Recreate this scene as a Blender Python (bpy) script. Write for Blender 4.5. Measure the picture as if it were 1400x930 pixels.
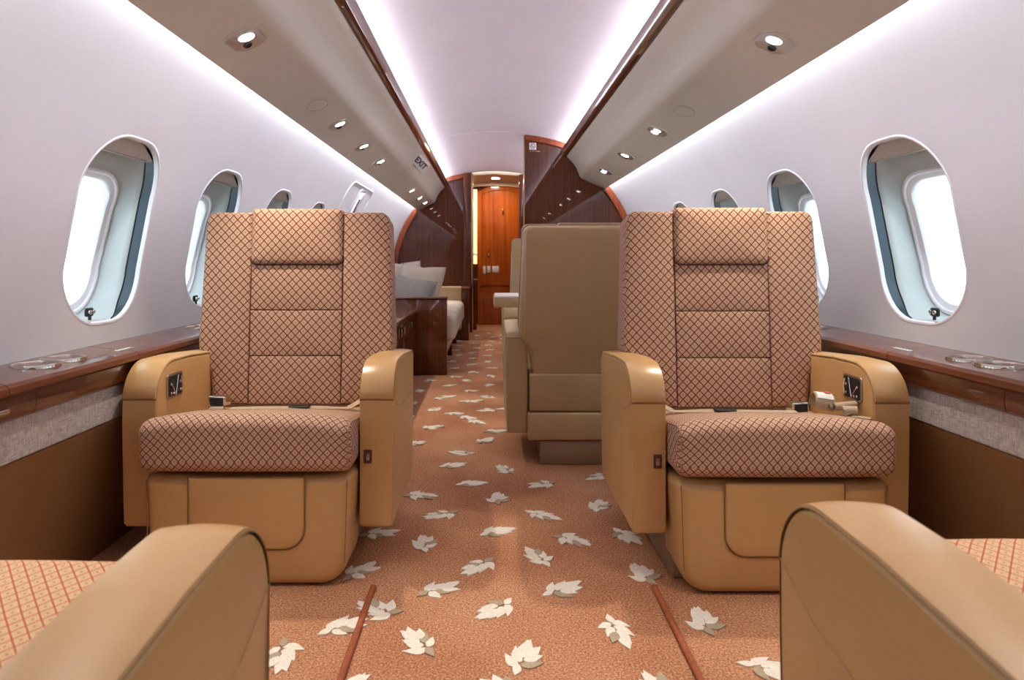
import bpy, bmesh, math, random
from mathutils import Vector, Matrix
from mathutils.geometry import delaunay_2d_cdt
random.seed(7)
for o in list(bpy.data.objects): bpy.data.objects.remove(o)
S = bpy.context.scene
COL = S.collection
PI = math.pi
CX, CH = -0.075, 0.88            # camera stands a little left of the aisle's middle

# ------------------------------------------------------------------ camera
cd = bpy.data.cameras.new('camera'); cam = bpy.data.objects.new('camera', cd); COL.objects.link(cam)
cam.location = (CX, 0, CH); cam.rotation_euler = (PI/2, 0, 0)
cd.sensor_width = 36; cd.lens = 900/1400*36
cd.shift_x = (700-667)/1400; cd.shift_y = -(465-357)/1400
cd.clip_start = 0.02; cd.clip_end = 100
cd.dof.use_dof = True; cd.dof.focus_distance = 2.1; cd.dof.aperture_fstop = 5.6
S.camera = cam
# ------------------------------------------------------------------ world, exposure
w = bpy.data.worlds.new('sky'); S.world = w; w.use_nodes = True
bg = w.node_tree.nodes['Background']; bg.inputs[0].default_value = (0.78, 0.93, 1.0, 1); bg.inputs[1].default_value = 3.6
S.view_settings.view_transform = 'Standard'; S.view_settings.look = 'None'
S.view_settings.exposure = 0.22; S.view_settings.gamma = 1.0; S.view_settings.use_curve_mapping = False
# ------------------------------------------------------------------ large lights (cove strips the cabin has)
def area(name, loc, rot, sx, sy, power, col):
    l = bpy.data.lights.new(name, 'AREA'); l.shape = 'RECTANGLE'; l.size = sx; l.size_y = sy
    l.energy = power; l.color = col
    o = bpy.data.objects.new(name, l); o.location = loc; o.rotation_euler = rot; COL.objects.link(o)
    return o
COVE = (0.87, 0.87, 1.0)
Y0, Y1 = -2.0, 8.2                # cabin length modelled
for s in (-1, 1):
    # wall-wash strip hidden in the gap above each overhead panel's outer edge
    area('wall_wash_strip', (s*0.925, (Y0+Y1)/2, 1.592), (0, s*-0.80, 0), 0.03, Y1-Y0, 92, COVE)
    # ceiling-wash strip lying on top of each overhead panel
    area('ceiling_wash_strip', (s*0.632, (Y0+Y1)/2, 1.862), (0, s*(PI-1.15), 0), 0.03, Y1-Y0, 40, (0.92, 0.88, 1.0))

# ------------------------------------------------------------------ materials
def newmat(name):
    m = bpy.data.materials.new(name); m.use_nodes = True
    nt = m.node_tree; return m, nt, nt.nodes['Principled BSDF']
def N(nt, t, **k):
    n = nt.nodes.new(t)
    for a, b in k.items(): setattr(n, a, b)
    return n
def ramp(nt, fac, stops):
    r = N(nt, 'ShaderNodeValToRGB'); e = r.color_ramp.elements
    while len(e) < len(stops): e.new(0.5)
    for i, (p, c) in enumerate(stops): e[i].position = p; e[i].color = (*c, 1)
    nt.links.new(fac, r.inputs[0]); return r.outputs[0]
def noise(nt, vec, scale, detail=4, rough=0.5, dist=0.0):
    n = N(nt, 'ShaderNodeTexNoise'); n.inputs['Scale'].default_value = scale; n.inputs['Detail'].default_value = detail
    n.inputs['Roughness'].default_value = rough; n.inputs['Distortion'].default_value = dist
    nt.links.new(vec, n.inputs['Vector']); return n.outputs['Fac']
def objvec(nt, scale=(1, 1, 1)):
    t = N(nt, 'ShaderNodeTexCoord'); m = N(nt, 'ShaderNodeMapping'); m.inputs['Scale'].default_value = scale
    nt.links.new(t.outputs['Object'], m.inputs[0]); return m.outputs[0]
def bump(nt, b, h, strength, dist=0.002):
    n = N(nt, 'ShaderNodeBump'); n.inputs['Strength'].default_value = strength; n.inputs['Distance'].default_value = dist
    nt.links.new(h, n.inputs['Height']); nt.links.new(n.outputs[0], b.inputs['Normal'])
def simple(name, col, rough, metal=0.0, var=0.05, nscale=30, bmp=0.0, bscale=300, coat=0.0, scale=(1, 1, 1), spec=0.5):
    m, nt, b = newmat(name); v = objvec(nt, scale)
    f = noise(nt, v, nscale)
    c = ramp(nt, f, [(0.3, tuple(x*(1-var) for x in col)), (0.7, tuple(min(1, x*(1+var)) for x in col))])
    nt.links.new(c, b.inputs['Base Color']); b.inputs['Roughness'].default_value = rough; b.inputs['Metallic'].default_value = metal
    b.inputs['Specular IOR Level'].default_value = spec
    if coat: b.inputs['Coat Weight'].default_value = coat; b.inputs['Coat Roughness'].default_value = 0.03
    if bmp: bump(nt, b, noise(nt, v, bscale, 3), bmp)
    return m
def wood(name, dark, mid, light, axis, rough=0.25, coat=1.0, sc=1.0, grain=34):
    m, nt, b = newmat(name)
    s = [grain*sc]*3; s[axis] = 0.8*sc
    v = objvec(nt, tuple(s))
    f = noise(nt, v, 1.0, 6, 0.62, 0.6)
    c = ramp(nt, f, [(0.28, dark), (0.5, mid), (0.75, light)])
    nt.links.new(c, b.inputs['Base Color']); b.inputs['Roughness'].default_value = rough
    b.inputs['Specular IOR Level'].default_value = 0.15; b.inputs['Coat Weight'].default_value = coat; b.inputs['Coat Roughness'].default_value = 0.02; b.inputs['Coat IOR'].default_value = 1.47
    return m
def emit(name, col, st):
    m, nt, b = newmat(name); b.inputs['Base Color'].default_value = (*col, 1)
    b.inputs['Emission Color'].default_value = (*col, 1); b.inputs['Emission Strength'].default_value = st; return m
M = {}
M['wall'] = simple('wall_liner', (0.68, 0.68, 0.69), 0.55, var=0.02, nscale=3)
M['ceiling'] = simple('ceiling_liner', (0.72, 0.67, 0.71), 0.5, var=0.02, nscale=3)
M['panel'] = simple('overhead_panel_finish', (0.64, 0.60, 0.52), 0.42, var=0.03, nscale=2)
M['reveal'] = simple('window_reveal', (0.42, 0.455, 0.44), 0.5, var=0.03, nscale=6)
M['lip'] = simple('window_lip', (0.78, 0.78, 0.80), 0.4, var=0.01)
M['shade'] = simple('window_shade', (0.42, 0.40, 0.36), 0.6, var=0.04, nscale=60, scale=(1, 1, 6))
M['gasket'] = simple('blue_black_gasket', (0.010, 0.026, 0.045), 0.35, var=0.1)
M['white_plastic'] = simple('white_plastic', (0.8, 0.8, 0.82), 0.4, var=0.01)
M['black'] = simple('black_plastic', (0.008, 0.008, 0.010), 0.4, var=0.1)
M['chrome'] = simple('chrome', (0.62, 0.58, 0.52), 0.16, 1.0, var=0.03)
M['brass'] = simple('brass', (0.55, 0.42, 0.26), 0.22, 1.0, var=0.03)
M['nickel'] = simple('dull_nickel', (0.42, 0.37, 0.31), 0.3, 1.0, var=0.05)
M['leather'] = simple('tan_leather', (0.54, 0.32, 0.125), 0.31, var=0.05, nscale=5, bmp=0.08, bscale=420, spec=0.6)
M['leather_pale'] = simple('pale_tan_leather', (0.46, 0.32, 0.165), 0.38, var=0.04, nscale=5, bmp=0.10, bscale=420)
M['seam'] = simple('seam_thread', (0.23, 0.125, 0.045), 0.7, var=0.1)
M['seam_soft'] = simple('tan_piping', (0.30, 0.17, 0.062), 0.6, var=0.1)
M['stitch'] = simple('light_stitch', (0.55, 0.37, 0.18), 0.6, var=0.1)
M['sofa'] = simple('sofa_cream_fabric', (0.60, 0.52, 0.42), 0.85, var=0.12, nscale=120, bmp=0.3, bscale=500)
M['cushion_gray'] = simple('grey_pillow_fabric', (0.36, 0.34, 0.31), 0.85, var=0.08, nscale=90, bmp=0.3, bscale=500)
M['lower'] = simple('lower_panel_leather', (0.27, 0.145, 0.055), 0.55, var=0.06, nscale=4, bmp=0.15, bscale=300)
M['wood'] = wood('dark_gloss_wood_vertical', (0.060, 0.013, 0.004), (0.115, 0.027, 0.008), (0.18, 0.048, 0.014), 2, grain=75)
M['wood_y'] = wood('dark_gloss_wood_lengthwise', (0.060, 0.015, 0.006), (0.125, 0.034, 0.012), (0.20, 0.060, 0.022), 1, rough=0.3, grain=50)
M['wood_red'] = wood('orange_wood_edge', (0.12, 0.022, 0.006), (0.20, 0.040, 0.011), (0.27, 0.065, 0.017), 2)
M['door_wood'] = wood('warm_orange_door_wood', (0.24, 0.042, 0.006), (0.38, 0.080, 0.009), (0.50, 0.125, 0.014), 2, grain=22)
M['beige'] = simple('vestibule_beige', (0.62, 0.47, 0.32), 0.5, var=0.03)
M['lens'] = emit('lamp_lens', (1.0, 0.95, 0.88), 22.0)
M['silver'] = simple('satin_silver', (0.72, 0.70, 0.67), 0.33, 0.85, var=0.02)
M['strip'] = emit('cream_wall_glow', (1.0, 0.72, 0.38), 1.1)  # light falling on the cream wall, put in as emission
M['black_metal'] = simple('dark_bezel', (0.05, 0.05, 0.06), 0.3, 0.6)
M['paint_dark'] = simple('dark_print', (0.10, 0.03, 0.03), 0.5)
M['label'] = simple('white_label', (0.8, 0.78, 0.75), 0.6, var=0.02)
M['label_red'] = simple('red_print', (0.65, 0.16, 0.13), 0.6)
M['belt'] = simple('beige_belt_webbing', (0.46, 0.35, 0.23), 0.6, var=0.15, nscale=300, bmp=0.2)
M['cord'] = simple('rust_cord', (0.33, 0.085, 0.030), 0.75, var=0.2, nscale=80, bmp=0.5, bscale=400)
M['leaf_white'] = simple('cream_yarn', (0.80, 0.75, 0.64), 0.9, var=0.10, nscale=200, bmp=0.4, bscale=600)
M['leaf_gray'] = simple('grey_beige_yarn', (0.42, 0.34, 0.23), 0.9, var=0.10, nscale=200, bmp=0.4, bscale=600)
M['plinth'] = simple('plinth_covering', (0.30, 0.20, 0.12), 0.6, var=0.06, nscale=50)

def fabric_mat(name, bgc, line, dot, edge=0.765):
    m, nt, b = newmat(name); L = nt.links
    uv = N(nt, 'ShaderNodeUVMap'); sep = N(nt, 'ShaderNodeSeparateXYZ'); L.new(uv.outputs[0], sep.inputs[0])
    def ma(op, a, bb=None, c=None):
        n = N(nt, 'ShaderNodeMath', operation=op)
        for i, x in enumerate((a, bb, c)):
            if x is None: continue
            if isinstance(x, (int, float)): n.inputs[i].default_value = x
            else: L.new(x, n.inputs[i])
        return n.outputs[0]
    # woven steps: the coordinates snap to threads of 2 mm
    u = ma('DIVIDE', sep.outputs[0], 0.0272); v = ma('DIVIDE', sep.outputs[1], 0.0290)
    us = ma('DIVIDE', ma('ROUND', ma('MULTIPLY', u, 16)), 16); vs = ma('DIVIDE', ma('ROUND', ma('MULTIPLY', v, 16)), 16)
    u = ma('ADD', ma('MULTIPLY', u, 0.5), ma('MULTIPLY', us, 0.5)); v = ma('ADD', ma('MULTIPLY', v, 0.5), ma('MULTIPLY', vs, 0.5))
    p = ma('ADD', u, v); q = ma('SUBTRACT', u, v)
    def tri(x): return ma('MULTIPLY', ma('ABSOLUTE', ma('SUBTRACT', ma('FRACT', x), 0.5)), 2)
    tp, tq = tri(p), tri(q)
    def step(x, lo, hi):
        n = N(nt, 'ShaderNodeMapRange'); n.inputs[1].default_value = lo; n.inputs[2].default_value = hi; L.new(x, n.inputs[0]); return n.outputs[0]
    lines = step(ma('MAXIMUM', tp, tq), edge, edge+0.06)
    mx = ma('MAXIMUM', tp, tq)
    dots = ma('SUBTRACT', 1, step(mx, 0.16, 0.24))
    ring = ma('MULTIPLY', step(mx, 0.40, 0.46), ma('SUBTRACT', 1, step(mx, 0.52, 0.58)))
    vv = N(nt, 'ShaderNodeVectorMath', operation='SCALE'); vv.inputs['Scale'].default_value = 1.0; L.new(uv.outputs[0], vv.inputs[0])
    nz = noise(nt, vv.outputs[0], 600, 2)
    base = ramp(nt, nz, [(0.3, tuple(x*0.80 for x in bgc)), (0.7, tuple(x*1.15 for x in bgc))])
    def mix(fac, a, c, amt=1.0):
        n = N(nt, 'ShaderNodeMix', data_type='RGBA'); L.new(ma('MULTIPLY', fac, amt), n.inputs[0]); L.new(a, n.inputs[6]); n.inputs[7].default_value = (*c, 1); return n.outputs[2]
    c = mix(ring, base, dot, 0.35); c = mix(dots, c, dot, 0.9); c = mix(lines, c, line, 0.92)
    L.new(c, b.inputs['Base Color']); b.inputs['Roughness'].default_value = 0.88; b.inputs['Specular IOR Level'].default_value = 0.25
    h = ma('ADD', ma('MULTIPLY', lines, -1.0), ma('MULTIPLY', nz, 0.5)); bump(nt, b, h, 0.35, 0.0015)
    return m
M['fabric'] = fabric_mat('lattice_fabric', (0.60, 0.41, 0.275), (0.15, 0.016, 0.012), (0.15, 0.06, 0.035))
M['fabric_pale'] = fabric_mat('lattice_fabric_pale', (0.62, 0.42, 0.24), (0.38, 0.06, 0.035), (0.30, 0.15, 0.08), 0.84)
M['fabric_side'] = simple('plain_rose_fabric', (0.42, 0.22, 0.17), 0.85, var=0.22, nscale=260, bmp=0.4, bscale=500, scale=(1, 1, 0.4))
def weave_mat(name, c0, c1):
    m, nt, b = newmat(name)
    a = noise(nt, objvec(nt, (1, 260, 40)), 1.0, 3); c = noise(nt, objvec(nt, (1, 40, 260)), 1.0, 3)
    n = N(nt, 'ShaderNodeMath', operation='ADD'); nt.links.new(a, n.inputs[0]); nt.links.new(c, n.inputs[1])
    h = N(nt, 'ShaderNodeMath', operation='MULTIPLY'); nt.links.new(n.outputs[0], h.inputs[0]); h.inputs[1].default_value = 0.5
    nt.links.new(ramp(nt, h.outputs[0], [(0.38, c0), (0.62, c1)]), b.inputs['Base Color']); b.inputs['Roughness'].default_value = 0.85
    bump(nt, b, h.outputs[0], 0.4); return m
M['band'] = weave_mat('grey_woven_band', (0.30, 0.265, 0.24), (0.52, 0.475, 0.43))
def carpet_mat():
    m, nt, b = newmat('terracotta_carpet')
    v = objvec(nt)
    f = noise(nt, v, 190, 3, 0.7); g = noise(nt, v, 2.2, 3)
    mixn = N(nt, 'ShaderNodeMath', operation='MULTIPLY_ADD'); nt.links.new(g, mixn.inputs[0]); mixn.inputs[1].default_value = 0.35; nt.links.new(f, mixn.inputs[2])
    c = ramp(nt, mixn.outputs[0], [(0.46, (0.20, 0.070, 0.034)), (0.64, (0.43, 0.185, 0.095)), (0.84, (0.72, 0.42, 0.24))])
    nt.links.new(c, b.inputs['Base Color']); b.inputs['Roughness'].default_value = 0.95; b.inputs['Specular IOR Level'].default_value = 0.15
    bump(nt, b, f, 0.8, 0.004); return m
M['carpet'] = carpet_mat()
def glass_mat(name, tint=(0.92, 0.97, 1.0)):
    m, nt, b = newmat(name); nt.nodes.remove(b)
    t = N(nt, 'ShaderNodeBsdfTransparent'); t.inputs[0].default_value = (*tint, 1)
    g = N(nt, 'ShaderNodeBsdfGlossy'); g.inputs['Roughness'].default_value = 0.02
    x = N(nt, 'ShaderNodeMixShader'); x.inputs[0].default_value = 0.05; nt.links.new(t.outputs[0], x.inputs[1]); nt.links.new(g.outputs[0], x.inputs[2])
    nt.links.new(x.outputs[0], nt.nodes['Material Output'].inputs[0]); return m
M['glass'] = glass_mat('window_glass')

# ------------------------------------------------------------------ mesh helpers
def link(name, me, parent=None):
    o = bpy.data.objects.new(name, me); COL.objects.link(o)
    if parent is not None: o.parent = parent
    return o
def mesh(name, verts, faces, mat, parent=None, fmats=None, angle=40, uv=False, uvs=None):
    me = bpy.data.meshes.new(name); me.from_pydata([tuple(v) for v in verts], [], faces)
    for m in (mat if isinstance(mat, (list, tuple)) else [mat]): me.materials.append(m)
    if fmats:
        for p, i in zip(me.polygons, fmats): p.material_index = i
    me.update()
    bm = bmesh.new(); bm.from_mesh(me); bmesh.ops.recalc_face_normals(bm, faces=bm.faces); bm.to_mesh(me); bm.free()
    for p in me.polygons: p.use_smooth = True
    me.set_sharp_from_angle(angle=math.radians(angle))
    if uv or uvs:
        l = me.uv_layers.new(name='UVMap'); me.update()
        if uvs:
            for p in me.polygons:
                for li in p.loop_indices: l.data[li].uv = uvs[me.loops[li].vertex_index]
        else:
            for p in me.polygons:
                n = p.normal; ax = max(range(3), key=lambda i: abs(n[i]))
                for li in p.loop_indices:
                    c = me.vertices[me.loops[li].vertex_index].co
                    l.data[li].uv = ((c.y, c.z), (c.x, c.z), (c.x, c.y))[ax]
    return link(name, me, parent)
def box(name, lo, hi, mat, parent=None, bev=0.004, seg=2, uv=False):
    bm = bmesh.new(); bmesh.ops.create_cube(bm, size=1)
    for v in bm.verts:
        v.co = Vector([lo[i] if v.co[i] < 0 else hi[i] for i in range(3)])
    if bev:
        bmesh.ops.bevel(bm, geom=bm.edges[:], offset=min(bev, 0.49*min(hi[i]-lo[i] for i in range(3))), segments=seg, profile=0.5, affect='EDGES')
    vs = [v.co.copy() for v in bm.verts]; bm.verts.index_update(); fs = [[v.index for v in f.verts] for f in bm.faces]; bm.free()
    return mesh(name, vs, fs, mat, parent, uv=uv, angle=50)
def rpoly(pts, r, seg=6):
    """closed polygon with rounded corners; pts counter-clockwise; r one radius or one per corner"""
    out = []; n = len(pts)
    for i in range(n):
        p0, p1, p2 = Vector(pts[i-1]), Vector(pts[i]), Vector(pts[(i+1) % n])
        rr = r[i] if isinstance(r, (list, tuple)) else r
        a = (p0-p1); b = (p2-p1)
        la, lb = a.length, b.length; a.normalize(); b.normalize()
        ang = a.angle(b)
        if rr < 1e-5 or ang > PI-0.02: out.append(p1); continue
        t = min(rr/math.tan(ang/2), 0.49*la, 0.49*lb); rr2 = t*math.tan(ang/2)
        c = p1+(a+b).normalized()*(rr2/math.sin(ang/2))
        s0 = p1+a*t; s1 = p1+b*t
        v0 = s0-c; v1 = s1-c; tot = v0.angle(v1); sg = 1 if v0.x*v1.y-v0.y*v1.x > 0 else -1
        k = max(1, seg)
        for j in range(k+1):
            an = sg*tot*j/k; ca, sa = math.cos(an), math.sin(an)
            out.append(c+Vector((v0.x*ca-v0.y*sa, v0.x*sa+v0.y*ca)))
    return out
def inset(poly, d):
    n = len(poly); out = []
    for i in range(n):
        p0, p1, p2 = poly[i-1], poly[i], poly[(i+1) % n]
        e0 = (p1-p0); e1 = (p2-p1)
        if e0.length < 1e-7: e0 = e1
        if e1.length < 1e-7: e1 = e0
        e0.normalize(); e1.normalize()
        n0 = Vector((-e0.y, e0.x)); n1 = Vector((-e1.y, e1.x)); m = n0+n1
        if m.length < 1e-6: m = n0
        m.normalize(); k = max(0.35, m.dot(n0))
        out.append(p1+m*(d/k))
    return out
def resample(poly, step):
    out = []
    for i in range(len(poly)):
        a, b = poly[i], poly[(i+1) % len(poly)]; l = (b-a).length; k = max(1, int(l/step+0.5))
        for j in range(k): out.append(a+(b-a)*(j/k))
    return out
def loft(name, poly, rings, mapf, mat, parent=None, puff=0.0, uv=False, step=0.03, back=True, angle=35):
    """rings: list of (inset, w) from back to front; front cap closed by shrinking rings with a puff"""
    poly = resample(poly, step); n = len(poly)
    c = sum(poly, Vector((0, 0)))/n
    P = []
    for d, ww in rings: P.append([(p.x, p.y, ww) for p in (inset(poly, d) if d else poly)])
    last = inset(poly, rings[-1][0]) if rings[-1][0] else poly; w0 = rings[-1][1]
    caps = [0.82, 0.55, 0.25] if puff else [0.5]
    for k in caps:
        h = puff*(1-k*k)
        P.append([(c.x+(p.x-c.x)*k, c.y+(p.y-c.y)*k, w0+h) for p in last])
    vs = [q for r in P for q in r]; vs.append((c.x, c.y, w0+puff)); tip = len(vs)-1
    fs = []
    for k in range(len(P)-1):
        for i in range(n):
            j = (i+1) % n
            fs.append([k*n+i, k*n+j, (k+1)*n+j, (k+1)*n+i])
    k = len(P)-1
    for i in range(n): fs.append([k*n+i, k*n+(i+1) % n, tip])
    if back: fs.append(list(range(n))[::-1])
    # uv from the flat (u, v) with the side walls unrolled outwards
    uvs = None
    if uv:
        uvs = []
        for x, y, ww in vs:
            d = Vector((x-c.x, y-c.y)); ex = max(0, w0-ww)
            if d.length > 1e-4: d2 = d.normalized()*ex*0.9
            else: d2 = Vector((0, 0))
            uvs.append((x+d2.x, y+d2.y))
    return mesh(name, [mapf(*v) for v in vs], fs, mat, parent, uvs=uvs, angle=angle)
def rounded(r, t0, t1, seg=5, back=0.0):
    """rings of a slab from w=t0 to w=t1 with a quarter round of radius r at the front (and 'back' at the rear)"""
    out = []
    if back:
        for j in range(seg): a = PI/2*j/seg; out.append((back*(1-math.sin(a)), t0+back*(1-math.cos(a))))
        out.append((0, t0+back))
    else: out.append((0, t0))
    for j in range(seg+1): a = PI/2*j/seg; out.append((r*(1-math.cos(a)), t1-r+r*math.sin(a)))
    return out
def tube(name, pts, r, mat, parent=None, seg=8, closed=False, flat=1.0):
    pts = [Vector(p) for p in pts]; n = len(pts); vs = []; fs = []
    for i, p in enumerate(pts):
        a = pts[i-1] if (i or closed) else pts[0]; b = pts[(i+1) % n] if (closed or i < n-1) else pts[-1]
        t = (b-a).normalized(); up = Vector((0, 0, 1)) if abs(t.z) < 0.9 else Vector((0, 1, 0))
        x = t.cross(up).normalized(); y = x.cross(t)
        for j in range(seg):
            an = 2*PI*j/seg; vs.append(p+x*r*math.cos(an)+y*r*flat*math.sin(an))
    for i in range(n if closed else n-1):
        for j in range(seg):
            k = (i+1) % n
            fs.append([i*seg+j, i*seg+(j+1) % seg, k*seg+(j+1) % seg, k*seg+j])
    if not closed: fs.append(list(range(seg))[::-1]); fs.append([(n-1)*seg+j for j in range(seg)])
    return mesh(name, vs, fs, mat, parent, angle=60)
def lathe(name, prof, mat, parent=None, seg=32, loc=(0, 0, 0), rot=None, angle=35):
    vs = []; fs = []; n = len(prof)
    R = rot.to_matrix() if rot else Matrix.Identity(3); loc = Vector(loc)
    for i in range(seg):
        a = 2*PI*i/seg
        for r, z in prof: vs.append(R @ Vector((r*math.cos(a), r*math.sin(a), z))+loc)
    for i in range(seg):
        for k in range(n-1):
            j = (i+1) % seg; fs.append([i*n+k, j*n+k, j*n+k+1, i*n+k+1])
    return mesh(name, vs, fs, mat, parent, angle=angle)
def empty(name, loc, rz=0.0, parent=None):
    o = bpy.data.objects.new(name, None); COL.objects.link(o); o.location = loc; o.rotation_euler = (0, 0, rz); o.empty_display_size = 0.1
    if parent is not None: o.parent = parent
    return o
def tag(o, label=None, cat=None, group=None, kind=None):
    if label: o['label'] = label
    if cat: o['category'] = cat
    if group: o['group'] = group
    if kind: o['kind'] = kind
    return o

def extrude_prof(name, prof, y0, y1, mat, parent, side, closed=True, angle=28):
    n = len(prof); vs = [(side*x, y0, z) for x, z in prof]+[(side*x, y1, z) for x, z in prof]
    fs = [[i, (i+1) % n, n+(i+1) % n, n+i] for i in range(n if closed else n-1)]
    if closed: fs += [list(range(n)), list(range(n, 2*n))]
    return mesh(name, vs, fs, mat, parent, angle=angle)
# ================================================================== STRUCTURE
RW, ZC = 1.265, 0.735
def wx(z): return math.sqrt(max(0.0, RW*RW-(z-ZC)**2))
WIN_Y = [2.04+0.742*k for k in range(-4, 6)]
WZ, WH, WW = 0.972, 0.565, 0.41
def win_outline(cy, grow=0.0, seg=9):
    hw, hh = WW/2+grow, WH/2+grow
    return rpoly([(cy-hw, WZ-hh), (cy+hw, WZ-hh), (cy+hw, WZ+hh), (cy-hw, WZ+hh)], 0.165+grow, seg)
def liner(side):
    pts = []; edges = []; faces_h = []
    ys = []; y = Y0
    zs = [0.56+(1.76-0.56)*i/30 for i in range(31)]
    ny = int((Y1-Y0)/0.12)
    ysg = [Y0+(Y1-Y0)*i/ny for i in range(ny+1)]
    outs = [win_outline(cy, 0.0) for cy in WIN_Y]
    def inside(p, cy, m):
        dx = abs(p[0]-cy)-(WW/2+m); dz = abs(p[1]-WZ)-(WH/2+m); return dx < 0 and dz < 0
    for yy in ysg:
        for zz in zs:
            if any(inside((yy, zz), cy, 0.012) for cy in WIN_Y): continue
            pts.append(Vector((yy, zz)))
    for o in outs:
        k = len(pts); n = len(o); pts += [p.copy() for p in o]; edges += [(k+i, k+(i+1) % n) for i in range(n)]
    res = delaunay_2d_cdt(pts, edges, [], 0, 1e-6)
    V, F = res[0], res[2]
    def inpoly(p, poly):
        c = False; n = len(poly)
        for i in range(n):
            a, b = poly[i], poly[i-1]
            if (a.y > p.y) != (b.y > p.y) and p.x < (b.x-a.x)*(p.y-a.y)/(b.y-a.y)+a.x: c = not c
        return c
    fs = []
    for f in F:
        c = sum((V[i] for i in f), Vector((0, 0)))/len(f)
        if any(abs(c.x-cy) < WW/2 and inpoly(c, o) for cy, o in zip(WIN_Y, outs)): continue
        fs.append(list(f))
    wl = mesh('wall_left' if side < 0 else 'wall_right', [(side*wx(v.y), v.x, v.y) for v in V], fs, M['wall'], angle=60)
    tag(wl, kind='structure')
    return wl
def bandmesh(rings_pts, mats, idxf, name, parent, closed=True, angle=40):
    n = len(rings_pts[0]); vs = [p for r in rings_pts for p in r]; fs = []; fm = []
    for k in range(len(rings_pts)-1):
        for i in range(n):
            j = (i+1) % n; fs.append([k*n+i, k*n+j, (k+1)*n+j, (k+1)*n+i]); fm.append(idxf(k, i))
    return mesh(name, vs, fs, mats, parent, fmats=fm, angle=angle)
walls = {}
for side in (-1, 1):
    walls[side] = liner(side)
    for wi, cy in enumerate(WIN_Y):
        base = win_outline(cy)
        def P(d, dep, td=0.0, f=None):
            poly = inset(base, d) if d else base
            out = []
            for p, q in zip(poly, base):
                dd = dep if f is None else dep+f(q)
                z = p.y if p.y < WZ else WZ+(p.y-WZ)*(1-td)
                nx, nz = wx(p.y)/RW, (p.y-ZC)/RW*0.35
                out.append((side*(wx(p.y)+dd*nx), p.x, z+dd*nz))
            return out
        def gk(q):
            a_ = max(0.0, min(1.0, (abs(q.x-cy)-0.06)/0.12)); return 0.030*a_*a_*(3-2*a_)
        root = empty('window_%d' % (wi+1 if side < 0 else wi+11), (0, 0, 0)); tag(root, kind='structure')
        n = len(base)
        # rounded white lip standing a little proud of the wall
        bandmesh([P(-0.007, -0.0005), P(-0.005, -0.002), P(-0.001, -0.0025), P(0.003, 0.0), P(0.004, 0.006), P(0.004, 0.014)], [M['lip']], lambda k, i: 0, 'lip', root)
        bandmesh([P(0.004, 0.014), P(0.002, 0.016), P(0.002, 0.017, f=gk), P(0.006, 0.019, f=gk)], [M['gasket'], M['lip']],
                 lambda k, i: (0 if abs(base[i].x-cy) > 0.06 else 1), 'gasket', root)
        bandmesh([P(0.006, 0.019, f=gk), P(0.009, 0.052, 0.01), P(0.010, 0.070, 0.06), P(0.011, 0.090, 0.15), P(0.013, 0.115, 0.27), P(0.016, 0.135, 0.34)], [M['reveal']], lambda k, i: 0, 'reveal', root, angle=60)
        bandmesh([P(0.016, 0.135, 0.34), P(0.020, 0.130, 0.35), P(0.028, 0.130, 0.35), P(0.031, 0.136, 0.35), P(0.050, 0.138, 0.35), P(0.055, 0.146, 0.35), P(0.057, 0.175, 0.35)], [M['lip']], lambda k, i: 0, 'pane_frame', root)
        g = P(0.0545, 0.149, 0.35); c = Vector((0, 0, 0))
        for p in g: c += Vector(p)
        c /= n
        mesh('pane', g+[c], [[i, (i+1) % n, n] for i in range(n)], M['glass'], root)
        # shade pulled up into the head of the recess, with its rail
        zt, zb = WZ+WH/2+0.004, WZ+WH/2-0.046
        vs = []; fs = []; K = 14
        for (zz, dep) in ((zb, 0.018), (zt, 0.018), (zt, 0.044), (zb, 0.044)):
            for k in range(K+1):
                t = -1+2*k/K
                hw = WW/2+0.001
                if zz > WZ+WH/2-0.165+0.0:
                    dz = zz-(WZ+WH/2-0.165); hw = WW/2-0.165+math.sqrt(max(0, 0.169**2-dz*dz))
                vs.append((side*(wx(zz)+dep), cy+t*hw, zz))
        for r in range(4):
            for k in range(K):
                a = r*(K+1)+k; b = ((r+1) % 4)*(K+1)+k; fs.append([a, a+1, b+1, b])
        mesh('shade', vs, fs, M['shade'], root)
        hw = WW/2-0.165+math.sqrt(0.167**2-(0.165-0.046)**2)
        tube('shade_rail', [(side*(wx(zb)+0.022), cy-hw, zb), (side*(wx(zb)+0.022), cy+hw, zb)], 0.0035, M['nickel'], root, 6)
        # little black shade latch low in the recess
        kz = WZ-WH/2+0.030; kx = side*(wx(kz)+0.040)
        kn = box('latch', (min(kx, kx+side*0.012), cy-0.018, kz-0.012), (max(kx, kx+side*0.012), cy+0.018, kz+0.016), M['black'], root, 0.006, 3)
        for s2 in (-1, 1):
            lathe('latch_button', [(0, 0), (0.0065, 0), (0.0065, 0.004), (0.004, 0.0055), (0, 0.0055)][::-1], M['chrome'], kn, 12, (kx-side*0.001, cy+s2*0.009, kz+0.002), Vector((-side, 0, 0)).to_track_quat('Z', 'Y'))
        box('latch_tab', (min(kx, kx+side*0.008), cy-0.004, kz-0.026), (max(kx, kx+side*0.008), cy+0.004, kz-0.010), M['black'], kn, 0.002)
# panels below the ledges (parts of the walls)
for side in (-1, 1):
    W = walls[side]
    extrude_prof('fabric_band', [(1.132, 0.54), (1.132, 0.436), (1.135, 0.432), (1.20, 0.432), (1.20, 0.54)], Y0, Y1, M['band'], W, side)
    y = Y0; k = 0
    while y < Y1:
        y2 = min(Y1, y+1.57)
        extrude_prof('lower_panel', [(1.134, 0.430), (1.140, 0.420), (1.245, -0.01), (1.28, -0.01), (1.22, 0.430)], y+0.001, y2-0.001, M['lower'], W, side); y = y2
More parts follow.
